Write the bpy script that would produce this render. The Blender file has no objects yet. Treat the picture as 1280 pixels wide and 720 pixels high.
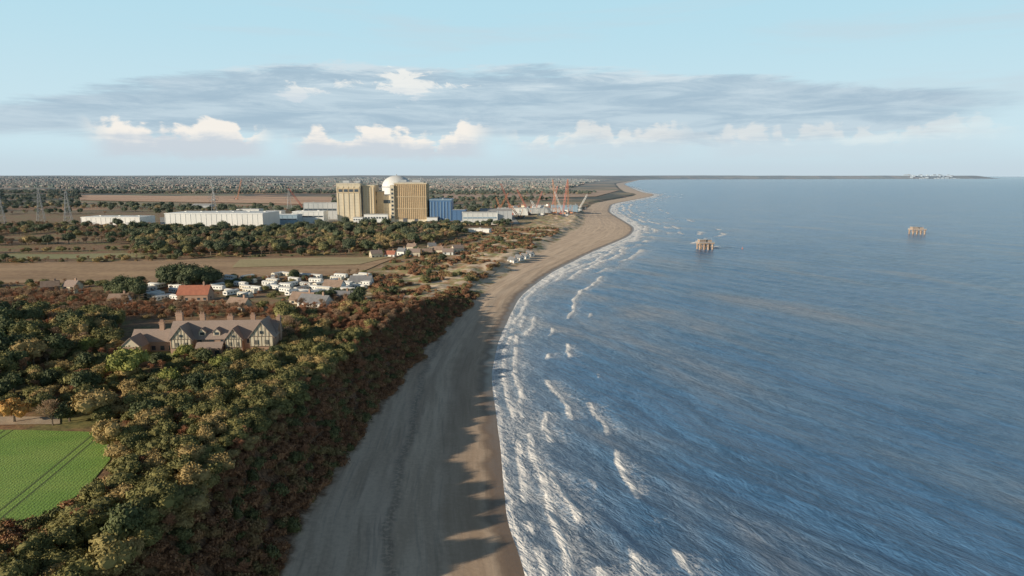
import bpy, bmesh, math, random
import numpy as np
from mathutils import Vector, Matrix
random.seed(7); rng=np.random.default_rng(7)
scene=bpy.context.scene
R=math.radians

# ------------------------------------------------------------------ camera
CAMH=75.0; PITCH=math.atan(140/853.0); FPX=853.33
cam_d=bpy.data.cameras.new("camera"); cam=bpy.data.objects.new("camera",cam_d)
scene.collection.objects.link(cam); scene.camera=cam
cam_d.lens=24; cam_d.sensor_width=36; cam_d.clip_start=1; cam_d.clip_end=200000
cam.location=(0,0,CAMH); cam.rotation_euler=(math.pi/2-PITCH,0,0)

# ------------------------------------------------------------------ noise
def vnoise(x,y,seed=0):
    x=np.asarray(x,float); y=np.asarray(y,float)
    ix=np.floor(x); iy=np.floor(y); fx=x-ix; fy=y-iy
    fx=fx*fx*fx*(fx*(fx*6-15)+10); fy=fy*fy*fy*(fy*(fy*6-15)+10)
    def h(a,b):
        v=np.sin(a*127.1+b*311.7+seed*74.7)*43758.5453
        return v-np.floor(v)
    return (h(ix,iy)*(1-fx)+h(ix+1,iy)*fx)*(1-fy)+(h(ix,iy+1)*(1-fx)+h(ix+1,iy+1)*fx)*fy
def fbm(x,y,o=4,seed=0):
    s=0;a=.5;t=0
    for i in range(o):
        s=s+a*vnoise(x*2**i,y*2**i,seed+i*3); t+=a; a*=.5
    return s/t
def sstep(a,b,x):
    t=np.clip((x-a)/(b-a),0,1); return t*t*(3-2*t)

# ------------------------------------------------------------------ coast + terrain functions
_cy=np.array([20,119,140,181,251,316,426,535,679,863,998,1447,1864,2500,2850,3100,4100,6560,13000,15500,18000,19500,90000],float)
_cx=np.array([6,3,-1,-3,-8,-5.7,5,31.6,80,150,181,205,271,500,600,590,720,1063,2400,3200,11000,14500,15500],float)
_wy=np.array([20,114,146,174,213,240,303,359,473,620,890,1245,1778,3117,9000,90000],float)
_ww=np.array([50,46,43,40.5,37,31,30,25,26,40,85,60,50,80,80,80],float)
_ly=np.linspace(math.log(20),math.log(90000),6000)
def _sm(v,n): 
    k=np.hanning(n); k/=k.sum(); p=np.pad(v,(n,n),mode='edge'); return np.convolve(p,k,'same')[n:-n]
_tc=_sm(np.interp(np.exp(_ly),_cy,_cx),160); _tw=_sm(np.interp(np.exp(_ly),_wy,_ww),200)
def coast(y): return np.interp(np.log(np.maximum(y,20)),_ly,_tc)
def bwid(y): return np.interp(np.log(np.maximum(y,20)),_ly,_tw)
def wobf(y,s): return (fbm(y/18,np.zeros_like(y)+3,3,5)-.5)*7*sstep(6,26,s)
def Hsy(s,x,y):
    w=bwid(y)
    sr=s-w+wobf(y,s)
    top=5+9.5*(1-sstep(255,430,y))
    beach=np.where(s>0,1.7*np.clip(s/w,0,1)**.7,s*.07)
    beach=beach+.16*np.exp(-((s-w*.62)/2.6)**2)+.12*np.exp(-((s-w*.33)/2.2)**2)
    cl=(sstep(-1,20,sr))*(top-1.7)
    z=beach+cl
    g=sstep(5,60,sr)
    near=1-sstep(1500,4000,y)
    z=z+g*(fbm(x/90,y/90,3,11)-.5)*2.0*near
    dune=sstep(2,14,sr)*(1-sstep(60,120,sr))*sstep(300,420,y)*(1-sstep(1500,2500,y))
    z=z+dune*(fbm(x/16,y/22,3,21)-.45)*4.0
    far=sstep(2500,16000,y+np.maximum(s,0)*.3)
    z=z+far*sstep(50,900,s)*(35+60*fbm(x/2500,y/2500,3,31))
    return z
def H(x,y):
    x=np.asarray(x,float); y=np.asarray(y,float)
    return Hsy(coast(y)-x,x,y)
def GP(u,v,zoff=0.0,z=None):
    """ground position seen along a bearing/depression of the survey photo (1280x720)"""
    a=(u-640)/FPX; q=(v-360)/FPX
    dy=math.cos(PITCH)-q*math.sin(PITCH); dz=-math.sin(PITCH)-q*math.cos(PITCH)
    zz=5.0 if z is None else z
    for i in range(8):
        t=(CAMH-zz)/-dz; x=a*t; y=dy*t
        if z is None: zz=.5*zz+.5*(float(H(x,y))+zoff)
    return (x,y,zz)
def poly(pts): return np.array([GP(u,v)[:2] for u,v in pts])
def inpoly(P,x,y):
    c=np.zeros(len(x),bool); n=len(P); j=n-1
    for i in range(n):
        xi,yi=P[i]; xj,yj=P[j]
        cond=((yi>y)!=(yj>y))
        with np.errstate(divide='ignore',invalid='ignore'):
            xx=(xj-xi)*(y-yi)/(yj-yi)+xi
        c^= cond&(x<xx); j=i
    return c

# ------------------------------------------------------------------ node DSL
class NT:
    def __init__(s,nt): s.nt=nt
    def node(s,t,**k):
        n=s.nt.nodes.new(t)
        for a,b in k.items(): setattr(n,a,b)
        return n
    def link(s,a,sock):
        if isinstance(a,S): s.nt.links.new(a.s,sock)
        elif isinstance(a,(tuple,list)):
            v=list(a); 
            if len(sock.default_value)==4 and len(v)==3: v=v+[1]
            sock.default_value=v
        else:
            try: sock.default_value=a
            except TypeError: sock.default_value=(a,)*len(sock.default_value)
    def math(s,op,*a,clamp=False):
        n=s.node('ShaderNodeMath',operation=op,use_clamp=clamp)
        for i,x in enumerate(a): s.link(x,n.inputs[i])
        return S(s,n.outputs[0])
    def mix(s,f,a,b,blend='MIX'):
        n=s.node('ShaderNodeMix',data_type='RGBA',blend_type=blend)
        s.link(f,n.inputs[0]); s.link(a,n.inputs[6]); s.link(b,n.inputs[7])
        return S(s,n.outputs[2])
    def step(s,x,a,b,lo=0.,hi=1.):
        n=s.node('ShaderNodeMapRange',interpolation_type='SMOOTHSTEP')
        s.link(x,n.inputs[0]); s.link(a,n.inputs[1]); s.link(b,n.inputs[2]); s.link(lo,n.inputs[3]); s.link(hi,n.inputs[4])
        return S(s,n.outputs[0])
    def noise(s,vec,scale,detail=4,rough=.55,dist=0):
        n=s.node('ShaderNodeTexNoise'); s.link(vec,n.inputs['Vector'])
        s.link(scale,n.inputs['Scale']); s.link(detail,n.inputs['Detail']); s.link(rough,n.inputs['Roughness']); s.link(dist,n.inputs['Distortion'])
        return S(s,n.outputs[0])
    def voro(s,vec,scale,feature='F1'):
        n=s.node('ShaderNodeTexVoronoi',feature=feature); s.link(vec,n.inputs['Vector']); s.link(scale,n.inputs['Scale'])
        return S(s,n.outputs[0])
    def comb(s,x,y,z=0.):
        n=s.node('ShaderNodeCombineXYZ')
        for i,a in enumerate((x,y,z)): s.link(a,n.inputs[i])
        return S(s,n.outputs[0])
    def sep(s,v):
        n=s.node('ShaderNodeSeparateXYZ'); s.link(v,n.inputs[0]); return [S(s,o) for o in n.outputs]
    def attr(s,name,out='Fac'):
        n=s.node('ShaderNodeAttribute',attribute_name=name); return S(s,n.outputs[out])
    def pos(s): return S(s,s.node('ShaderNodeNewGeometry').outputs['Position'])
    def objc(s): return S(s,s.node('ShaderNodeTexCoord').outputs['Object'])
    def bump(s,h,dist=1.,strength=1.):
        n=s.node('ShaderNodeBump'); s.link(h,n.inputs['Height']); s.link(dist,n.inputs['Distance']); s.link(strength,n.inputs['Strength'])
        return S(s,n.outputs[0])
class S:
    def __init__(a,n,s): a.n=n; a.s=s
    def __add__(a,b): return a.n.math('ADD',a,b)
    __radd__=__add__
    def __mul__(a,b): return a.n.math('MULTIPLY',a,b)
    __rmul__=__mul__
    def __sub__(a,b): return a.n.math('SUBTRACT',a,b)
    def __rsub__(a,b): return a.n.math('SUBTRACT',b,a)
    def __truediv__(a,b): return a.n.math('DIVIDE',a,b)
    def clamp(a): return a.n.math('ADD',a,0.,clamp=True)
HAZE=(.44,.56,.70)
def haze(n,col,scale=9500.):  # aerial haze painted into the base colour, stronger with distance along Y
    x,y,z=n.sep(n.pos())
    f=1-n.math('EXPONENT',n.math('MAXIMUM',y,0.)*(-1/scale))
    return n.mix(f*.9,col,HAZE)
def new_mat(name):
    m=bpy.data.materials.new(name); m.use_nodes=True; nt=m.node_tree
    n=NT(nt); b=nt.nodes['Principled BSDF']
    return m,n,b
def simple(name,c1,c2=None,scale=.5,rough=.8,metal=0,do_haze=True,streak=False,bump=0):
    m,n,b=new_mat(name)
    if c2 is None: c2=tuple(v*.8 for v in c1)
    o=n.objc()
    if streak:
        x,y,z=n.sep(o); o2=n.comb(x,y,z*.12)
    else: o2=o
    f=n.step(n.noise(o2,scale,3,.6),.3,.7)
    c=n.mix(f,c2,c1)
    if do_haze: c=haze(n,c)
    n.link(c,b.inputs['Base Color']); b.inputs['Roughness'].default_value=rough; b.inputs['Metallic'].default_value=metal
    return m

# ------------------------------------------------------------------ mesh builder
class MB:
    def __init__(s): s.v=[];s.f=[];s.m=[];s.mats=[]
    def mi(s,mat):
        if mat not in s.mats: s.mats.append(mat)
        return s.mats.index(mat)
    def add(s,vs,fs,mat):
        o=len(s.v); s.v+= [tuple(v) for v in vs]; k=s.mi(mat)
        for f in fs: s.f.append(tuple(i+o for i in f)); s.m.append(k)
    def box(s,cx,cy,z0,sx,sy,sz,mat,rot=0,taper=1.):
        c,n=math.cos(rot),math.sin(rot); vs=[]
        for z,t in ((z0,1),(z0+sz,taper)):
            for a,b in ((-1,-1),(1,-1),(1,1),(-1,1)):
                x=a*sx/2*t; y=b*sy/2*t; vs.append((cx+c*x-n*y,cy+n*x+c*y,z))
        s.add(vs,[(0,3,2,1),(4,5,6,7),(0,1,5,4),(1,2,6,5),(2,3,7,6),(3,0,4,7)],mat)
    def gable(s,cx,cy,z0,L,D,h,roof,wall,axis='x',ov=.5,th=.25):
        def P(a,b,z): return (cx+a,cy+b,z) if axis=='x' else (cx-b,cy+a,z)
        hl=L/2; hd=D/2
        s.add([P(-hl,-hd,z0),P(-hl,hd,z0),P(-hl,0,z0+h),P(hl,-hd,z0),P(hl,hd,z0),P(hl,0,z0+h)],[(0,2,1),(3,4,5)],wall)
        k=h/hd; e=hd+ov; ze=z0-ov*k
        for sg in (-1,1):
            a=[P(-hl-ov,sg*e,ze+.03),P(hl+ov,sg*e,ze+.03),P(hl+ov,0,z0+h+.03),P(-hl-ov,0,z0+h+.03)]
            b=[(p[0],p[1],p[2]+th) for p in a]
            s.add(a+b,[(0,1,2,3),(4,5,6,7),(0,1,5,4),(1,2,6,5),(3,0,4,7)],roof)
    def cyl(s,p0,p1,r0,r1,n,mat,cap=True):
        p0=Vector(p0);p1=Vector(p1); d=(p1-p0)
        if d.length<1e-6: return
        d.normalize(); a=Vector((0,0,1)) if abs(d.z)<.9 else Vector((1,0,0))
        u=d.cross(a).normalized(); w=d.cross(u)
        vs=[p0+(u*math.cos(2*math.pi*i/n)+w*math.sin(2*math.pi*i/n))*r0 for i in range(n)]+[p1+(u*math.cos(2*math.pi*i/n)+w*math.sin(2*math.pi*i/n))*r1 for i in range(n)]
        fs=[(i,(i+1)%n,n+(i+1)%n,n+i) for i in range(n)]
        if cap: fs+= [tuple(range(n)),tuple(range(2*n-1,n-1,-1))]
        s.add(vs,fs,mat)
    def beam(s,p0,p1,t,mat): s.cyl(p0,p1,t/2*1.2,t/2*1.2,4,mat)
    def obj(s,name,loc=(0,0,0),rot=0,smooth=False,link=True,scale=1):
        me=bpy.data.meshes.new(name); me.from_pydata(s.v,[],s.f)
        for m in s.mats: me.materials.append(m)
        me.polygons.foreach_set('material_index',s.m)
        if smooth: me.polygons.foreach_set('use_smooth',[True]*len(s.f))
        me.update()
        ob=bpy.data.objects.new(name,me); ob.location=loc; ob.rotation_euler=(0,0,rot); ob.scale=(scale,)*3
        if link: scene.collection.objects.link(ob)
        return ob
def grid_mesh(name,X,Y,Z,mat,attrs={},smooth=True):
    r,c=X.shape; me=bpy.data.meshes.new(name)
    co=np.stack([X,Y,Z],-1).reshape(-1,3).astype(np.float32)
    i=np.arange(r*c).reshape(r,c)
    q=np.stack([i[:-1,:-1],i[:-1,1:],i[1:,1:],i[1:,:-1]],-1).reshape(-1,4)
    a=co[q[0,1]]-co[q[0,0]]; b=co[q[0,3]]-co[q[0,0]]
    if a[0]*b[1]-a[1]*b[0]<0: q=q[:,::-1]
    nq=len(q)
    me.vertices.add(len(co)); me.vertices.foreach_set('co',co.ravel())
    me.loops.add(nq*4); me.loops.foreach_set('vertex_index',np.ascontiguousarray(q).ravel().astype(np.int32))
    me.polygons.add(nq); me.polygons.foreach_set('loop_start',np.arange(0,nq*4,4,dtype=np.int32)); 
    me.polygons.foreach_set('use_smooth',np.full(nq,smooth))
    for k,v in attrs.items():
        at=me.attributes.new(k,'FLOAT','POINT'); at.data.foreach_set('value',v.astype(np.float32).ravel())
    me.materials.append(mat); me.update(calc_edges=True); me.validate()
    ob=bpy.data.objects.new(name,me); scene.collection.objects.link(ob); return ob

# ------------------------------------------------------------------ world + sun
SUN_EL=R(16.5); SUN_AZ=math.atan2(-.86,-.51)   # compass style from +Y
w=bpy.data.worlds.new("World"); scene.world=w; w.use_nodes=True
w.cycles.sampling_method='NONE'
n=NT(w.node_tree); bg=w.node_tree.nodes['Background']
sky=n.node('ShaderNodeTexSky',sky_type='NISHITA'); sky.sun_disc=False
sky.sun_elevation=SUN_EL; sky.sun_rotation=SUN_AZ%(2*math.pi); sky.altitude=50; sky.air_density=1.0; sky.dust_density=.5; sky.ozone_density=1.5
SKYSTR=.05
d=S(n,n.node('ShaderNodeTexCoord').outputs['Generated'])
x,y,z=n.sep(d)
U=n.math('ARCTAN2',x,y)*57.2958; V=n.math('ARCSINE',z)*57.2958
base=S(n,sky.outputs[0])
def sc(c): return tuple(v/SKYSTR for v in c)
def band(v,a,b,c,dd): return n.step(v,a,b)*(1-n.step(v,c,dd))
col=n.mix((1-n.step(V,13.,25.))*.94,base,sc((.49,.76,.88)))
col=n.mix((1-n.step(V,2.,14.))*.75,col,sc((.64,.79,.85)))
# broad thin veils
n1=n.noise(n.comb(U*.04,V*.40,3.),1.,4,.6,.3)
st=n.step(n1+band(V,8.,9.,9.6,11.)*band(U,14.,22.,36.,42.)*.16+band(V,1.5,3.,5.,7.)*.10,.50,.76)*band(V,1.,3.,11.,16.)
col=n.mix(st*.55,col,sc((.56,.67,.74)))
# main grey-blue bank, tapering to the lower left, ragged
n2=n.noise(n.comb(U*.06,V*.55,7.7),1.,6,.64,.6)
nb=n.noise(n.comb(U*.11,V*.7,21.),1.,5,.65,.4)
topb=9.0-n.step(U,6.,36.)*2.6+(nb-.5)*2.6
left=n.step(U+22.+(8.3-V)*4.6+(nb-.5)*18.,-5.,7.)*(1-n.step(U,28.,44.))
env=n.step(V+(n2-.5)*2.,1.2,4.0)*(1-n.step(V-topb,-1.3,.5))*left
bk=n.step(n2*.60+env*.66,.58,.92)
tex=n.noise(n.comb(U*.12,V*.95,1.),1.,6,.66,.5)
colb=n.mix(n.step(tex,.34,.66),sc((.37,.50,.61)),sc((.54,.66,.74)))
colb=n.mix((1-n.step(V,1.5,4.5))*.60,colb,sc((.60,.69,.75)))
colb=n.mix(n.step(tex+(V-7.)*.10,.52,.72)*.7,colb,sc((.70,.78,.82)))
col=n.mix(bk*.90,col,colb)
# cumulus: tops billow, bases fade
n3=n.noise(n.comb(U*.40,V*.95,2.2),1.,6,.64,.4)
clus=n.noise(n.comb(U*.20,4.,4.),1.,3,.6)
top=1.9+n.step(clus,.30,.62)*2.6+(n3-.5)*3.4
env3=(band(U,-32.,-29.5,-21.,-18.5)+band(U,-18.5,-16.,-4.,-1.)+band(U,-2.,3.,12.,16.)*.6+band(U,14.,18.,32.,38.)*.65).clamp()
cu=n.step(top-V,-.15,.5)*n.step(V+(n3-.5)*1.2,1.0,1.8)*env3*n.step(n3*.5+clus*.5,.30,.44)
shade=n.step(n3*.5+tex*.4+(V-2.4)*.14-(top-V)*.06,.34,.56)
colc=n.mix(shade,sc((.60,.66,.72)),sc((.94,.89,.82)))
col=n.mix(cu*n.step(U,34.,-4.,.45,.95),col,colc)
# bright tops breaking through the bank
c4=n.math('ABSOLUTE',U+8.6)*.20+n.math('ABSOLUTE',V-7.2)*.60
c5=n.math('ABSOLUTE',U+17.)*.45+n.math('ABSOLUTE',V-6.4)*.95
e4=n.math('MINIMUM',c4,c5)+(n3-.5)*3.2
cu2=(1-n.step(e4,.50,.90))
col=n.mix(cu2*.85,col,n.mix(n.step(V+tex*2.5,7.4,8.6),sc((.64,.72,.78)),sc((.90,.90,.86))))
# bottom haze
col=n.mix((1-n.step(V,.2,2.6))*.80,col,sc((.55,.65,.72)))
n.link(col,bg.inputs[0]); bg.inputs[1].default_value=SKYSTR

sl=bpy.data.lights.new("sun",'SUN'); sun=bpy.data.objects.new("sun",sl); scene.collection.objects.link(sun)
sl.energy=5.0; sl.angle=R(.53); sl.color=(1,.85,.64)
sd=Vector((math.sin(SUN_AZ)*math.cos(SUN_EL),math.cos(SUN_AZ)*math.cos(SUN_EL),math.sin(SUN_EL)))
sun.rotation_euler=sd.to_track_quat('Z','Y').to_euler(); sun.location=(-200,-200,200)
scene.view_settings.view_transform='Standard'; scene.view_settings.look='None'; scene.view_settings.exposure=0

# ------------------------------------------------------------------ terrain
m,n,b=new_mat("terrain_ground")
P=n.pos(); px,py,pz=n.sep(P)
s=n.attr('s'); sr=n.attr('sr')
flat=n.comb(px,py,0.)
st=n.noise(n.comb(s*.30,py*.025,0.),1.,4,.6,.4); gr=n.noise(flat,.9,4,.65)
sand=n.mix(n.step(st*.65+gr*.35,.35,.65),(.64,.47,.33),(.88,.68,.50))
sand=n.mix(n.step(n.noise(n.comb(s*.8,py*.035,3.),1.,3,.6),.54,.66)*.35,sand,(.42,.31,.23))
# strand line of weed and shingle
sl_=s-26.+(n.noise(n.comb(py*.05,7.,0.),1.,4,.6)-.5)*9.
sand=n.mix(n.step(n.math('ABSOLUTE',sl_),2.2,.4)*(1-n.step(py,300.,420.))*n.step(gr,.40,.55)*.55,sand,(.24,.18,.14))
wl=s+ (n.noise(n.comb(py*.11,2.,0.),1.,3,.5)-.5)*9.
wet=1-n.step(wl,3.,7.)
shing=n.step(wl,4.,8.)*(1-n.step(wl,12.,18.))
sand=n.mix(shing*n.step(py,420.,240.,.12,.50),sand,(.40,.27,.18))
sand=n.mix(wet*.85,sand,(.23,.15,.10))
g1=n.noise(flat,.05,4,.62); g2=n.noise(flat,.35,4,.65); g3=n.noise(flat,1.7,2,.6)
grass=n.mix(n.step(g2,.35,.65),(.13,.135,.045),(.32,.28,.10))
heath=n.mix(n.step(g2*.6+g3*.4,.38,.62),(.17,.095,.050),(.40,.235,.12))
land=n.mix(n.step(g1,.36,.56),grass,heath)
dz=n.step(py,300.,400.)*(1-n.step(sr,55.,140.))
dune=n.mix(n.step(g1*.55+g2*.45,.44,.56),(.36,.36,.14),(.50,.29,.16))
dune=n.mix(n.step(n.noise(flat,.09,4,.65)-n.step(sr,0.,80.)*.12,.41,.51),dune,(.82,.64,.46))
land=n.mix(dz,land,dune)
cl=(1-n.step(py,300.,400.))*(1-n.step(sr,10.,26.))
land=n.mix(cl,land,n.mix(n.step(g3,.35,.65),(.11,.062,.036),(.27,.15,.080)))
f1=n.noise(n.comb(px*.0016,py*.0016,0.),1.,4,.6,.3)
farc=n.mix(n.step(f1,.46,.52),(.050,.055,.032),n.mix(n.step(n.noise(n.comb(px*.0012,py*.004,5.),1.,3,.5),.45,.55),(.38,.26,.14),(.22,.21,.09)))
farc=n.mix(n.step(n.noise(n.comb(px*.002,py*.005,9.),1.,3,.55),.56,.62),farc,(.58,.33,.19))
land=n.mix(n.step(py,1250.,1600.),land,farc)
col=n.mix(n.step(sr+(g2-.5)*6.,-2.,1.),sand,land)
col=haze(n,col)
n.link(col,b.inputs['Base Color'])
n.link(n.step(wl,1.,7.,.35,.95),b.inputs['Roughness']); b.inputs['Specular IOR Level'].default_value=.3
n.link(n.bump(gr*.14+st*.10,.5),b.inputs['Normal'])
ground_mat=m
ys=np.concatenate([np.arange(-300,60,8.),60*1.007**np.arange(0,int(math.log(90000/60)/math.log(1.007)))])
ss=[-45.]
while ss[-1]<130: ss.append(ss[-1]+1.3)
st_=1.5
while ss[-1]<60000: st_*=1.06; ss.append(ss[-1]+st_)
ss=np.array(ss); SS,YY=np.meshgrid(ss,ys); XX=coast(YY)-SS
ZZ=Hsy(SS,XX,YY); ZZ=np.where(SS<-8,ZZ-1,ZZ)
grid_mesh("terrain",XX,YY,ZZ,ground_mat,{'s':SS,'sr':SS-bwid(YY)+wobf(YY,SS)})

# ------------------------------------------------------------------ sea
m,n,b=new_mat("sea_water")
P=n.pos(); px,py,pz=n.sep(P)
ca,sa=math.cos(R(209)),math.sin(R(209))
tx=px*ca+py*sa; ty=py*ca-px*sa
dd=n.attr('d'); fo=n.attr('foam')
flat=n.comb(px,py,0.)
w1=n.noise(n.comb(tx*.085,ty*.022,0.),1.,2,.5,.5)
w2=n.noise(n.comb(tx*.34,ty*.12,3.),1.,3,.65,.4)
w3=n.noise(n.comb(tx*1.1,ty*.6,6.),1.,3,.65)
hgt=w1*1.6+w2*1.05+w3*.34
n.link(n.bump(hgt,1.,1.),b.inputs['Normal'])
silt=n.noise(n.comb(tx*.026,ty*.007,1.),1.,4,.55,.7)
near=(1-n.step(dd,15.,200.))
base=n.mix(n.step(silt,.34,.66),(.095,.225,.420),(.160,.275,.415))
base=n.mix(n.step(silt+near*.10,.54,.76)*.60,base,(.35,.295,.275))
base=n.mix((1-n.step(dd,2.,34.))*.55,base,(.36,.37,.38))
base=n.mix(n.step(py,500.,4000.)*.7,base,(.060,.210,.420))
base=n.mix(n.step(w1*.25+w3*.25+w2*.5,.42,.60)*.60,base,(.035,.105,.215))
wx=n.noise(flat,.5,2)*3.; 
vo=n.voro(n.comb(px+wx,py*.7-wx,0.),.55,'DISTANCE_TO_EDGE')
lace=1-n.step(vo,.02,.20)
vo2=n.voro(n.comb(px+w3*2.,py*.8,2.),1.5,'DISTANCE_TO_EDGE'); lace2=1-n.step(vo2,.02,.22)
fn=n.noise(flat,.55,4,.7); fn2=n.noise(flat,2.4,3,.7)
solid=n.step(fo+(fn-.5)*.60+(fn2-.5)*.50,.46,.70)
lac=n.step(fo*1.2+(fn-.5)*.7,.13,.48)*n.math('MAXIMUM',lace,lace2)*.60
foam=n.math('MAXIMUM',solid,lac).clamp()
col=n.mix(foam,base,(.96,.95,.94))
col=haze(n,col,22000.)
n.link(col,b.inputs['Base Color'])
n.link(n.step(foam,0.,1.,.20,.8),b.inputs['Roughness']); b.inputs['IOR'].default_value=1.33
sea_mat=m
ys=60*1.0055**np.arange(0,int(math.log(90000/60)/math.log(1.0055)))
ys=np.concatenate([np.arange(-300,60,4.),ys])
ds=[-14.]
while ds[-1]<60: ds.append(ds[-1]+.7)
st_=.7
while ds[-1]<90000: st_*=1.035; ds.append(ds[-1]+st_)
ds=np.array(ds); DD,YY=np.meshgrid(ds,ys); XX=coast(YY)+DD
slope=np.gradient(coast(ys),ys); cosf=1/np.sqrt(1+slope**2); DP=DD*cosf[:,None]
fade=1-sstep(350,1500,YY); fade*=1-sstep(150,900,DD)
def wob2(sc_,amp,seed): return (fbm(YY/sc_,DP/60+seed,4,seed)-.5)*2*amp
T=XX*math.cos(R(209))+YY*math.sin(R(209))+ (fbm(XX/60,YY/60,3,41)-.5)*22
C=-XX*math.sin(R(209))+YY*math.cos(R(209))
amp=.25+.9*fbm(XX/45,YY/45,3,47)
Z=(.32*np.sin(T*2*np.pi/17)+.14*np.sin(T*2*np.pi/8.3+C*.05)+.07*np.sin(T*2*np.pi/4.6-C*.2))*amp
Z*=fade*sstep(-2,25,DP)
foam=np.zeros_like(Z)
far_w=1+1.9*sstep(280,800,YY)
def line(c,wd,trail,wobs,patch,seed,hgt_,ysc=1.,y0=None):
    global Z,foam
    sp=1+1.0*sstep(350,700,YY)
    cc=(c+wob2(35*ysc,wobs,seed)+wob2(9*ysc,wobs*.35,seed+7))*sp
    t=DP-cc
    pm=sstep(patch,patch+.10,fbm(YY/(22*ysc*sp),DP/40+seed*1.7,3,seed+50))
    if y0: pm=pm*sstep(y0,y0*1.25,YY)
    w_=wd*far_w
    prof=np.where(t<0,np.exp(-(t/(w_*.45))**2),np.exp(-(t/w_)**2)*.9)
    tr=np.where(t>0,np.exp(-t/(trail*sp)),0)*.44
    foam=np.maximum(foam,np.maximum(prof*1.08,tr)*pm)
    Z=Z+hgt_*np.exp(-(t/1.6)**2)*(.2+.8*pm)*(1-sstep(700,2000,YY))
line(.3,1.5,3.5,1.8,.20,1,.05)
line(3.8,1.5,4.,2.2,.30,2,.25)
line(8.,1.7,5.,3.0,.34,3,.40)
line(14,1.7,6.,3.8,.40,4,.45)
line(22,1.5,7.,4.2,.46,5,.40,1.2)
line(31,1.3,5.,4.5,.52,6,.4,1.2)
line(43,1.3,5.,5.,.55,9,.3,1.1,230)
line(56,1.2,5.,5.,.60,12,.3,1.1,360)
foam=np.maximum(foam,.34*sstep(.36,.6,fbm(XX/12,YY/22,4,61))*(1-sstep(4,30,DP)))
foam=np.maximum(foam,.85*(1-sstep(4,14,DP/far_w*1.6))*sstep(230,600,YY)*sstep(.36,.5,fbm(XX/8,YY/25,3,66)))
foam*=sstep(-14,-9,DP)*(1-sstep(3500,6000,YY))
grid_mesh("sea",XX,YY,Z,sea_mat,{'d':DP,'foam':foam})

# ------------------------------------------------------------------ vegetation prototypes
bm=bmesh.new(); bmesh.ops.create_icosphere(bm,subdivisions=2,radius=1)
ICO_V=np.array([v.co[:] for v in bm.verts]); ICO_F=[tuple(v.index for v in f.verts) for f in bm.faces]; bm.free()
bm=bmesh.new(); bmesh.ops.create_icosphere(bm,subdivisions=1,radius=1)
ICO1_V=np.array([v.co[:] for v in bm.verts]); ICO1_F=[tuple(v.index for v in f.verts) for f in bm.faces]; bm.free()
def foliage(name,dark,light,alt=None,altf=.3):
    m,n,b=new_mat(name)
    oi=n.node('ShaderNodeObjectInfo'); rnd=S(n,oi.outputs['Random'])
    isl=S(n,n.node('ShaderNodeNewGeometry').outputs['Random Per Island'])
    c=n.mix((isl*.6+rnd*.5-.05).clamp(),dark,light)
    if alt: c=n.mix(n.step(rnd,1-altf-.05,1-altf+.05)*.8,c,alt)
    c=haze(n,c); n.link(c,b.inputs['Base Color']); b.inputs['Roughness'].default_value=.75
    b.inputs['Specular IOR Level'].default_value=.2
    return m
bark=simple("bark",(.24,.18,.125),(.13,.10,.07),2.)
twig=foliage("twigs",(.23,.155,.10),(.50,.34,.215))
twig_red=foliage("twigs_red",(.27,.135,.080),(.54,.28,.155))
f_ever=foliage("foliage_evergreen",(.080,.086,.030),(.34,.30,.105),(.40,.28,.12),.32)
f_dark=foliage("foliage_dark",(.042,.056,.026),(.15,.17,.068))
f_lime=foliage("foliage_lime",(.14,.16,.04),(.42,.41,.11))
f_rust=foliage("foliage_bracken",(.17,.088,.048),(.47,.235,.115),(.27,.22,.09),.18)
f_orange=foliage("foliage_autumn",(.34,.18,.055),(.66,.38,.12))
f_gorse=foliage("foliage_gorse",(.075,.085,.032),(.27,.25,.095),(.32,.19,.09),.38)
def lobes_mesh(mb,lobes,mat,nleaf,ls,seed,ico2=True,core=.84):
    r=np.random.default_rng(seed)
    V0,F0=(ICO_V,ICO_F) if ico2 else (ICO1_V,ICO1_F)
    for (cx,cy,cz,rx,ry,rz) in lobes:
        ph=r.uniform(0,6.28,6)
        def disp(D): return 1+.13*np.sin(D[:,0]*4+ph[0]+2*np.sin(D[:,2]*3+ph[3]))+.12*np.sin(D[:,1]*5+ph[1])+.10*np.sin(D[:,2]*6+ph[2]+D[:,0]*3)
        sca=np.array([rx,ry,rz]); c=np.array([cx,cy,cz])
        vs=V0*disp(V0)[:,None]*sca*core+c
        mb.add(vs.tolist(),F0,mat)
        if nleaf:
            D=r.normal(size=(nleaf,3)); D/=np.linalg.norm(D,axis=1)[:,None]; D=D[D[:,2]>-.45]
            k=len(D)
            C=D*(disp(D)*r.uniform(.80,1.22,k))[:,None]*sca+c
            N=D+r.normal(size=(k,3))*.6; N/=np.linalg.norm(N,axis=1)[:,None]
            A=np.cross(N,r.normal(size=(k,3))); A/=np.linalg.norm(A,axis=1)[:,None]; B=np.cross(N,A)
            sz=(ls*r.uniform(.6,1.3,k))[:,None]
            q=np.stack([C-A*sz-B*sz*.5,C+A*sz*.2-B*sz*.8,C+A*sz+B*sz*.4,C-A*sz*.3+B*sz*.8],1).reshape(-1,3)
            mb.add(q.tolist(),[(4*i,4*i+1,4*i+2,4*i+3) for i in range(k)],mat)
PROTO=bpy.data.collections.new("vegetation_prototypes")
def proto(mb,name):
    ob=mb.obj(name,link=False); PROTO.objects.link(ob); return ob
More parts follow.
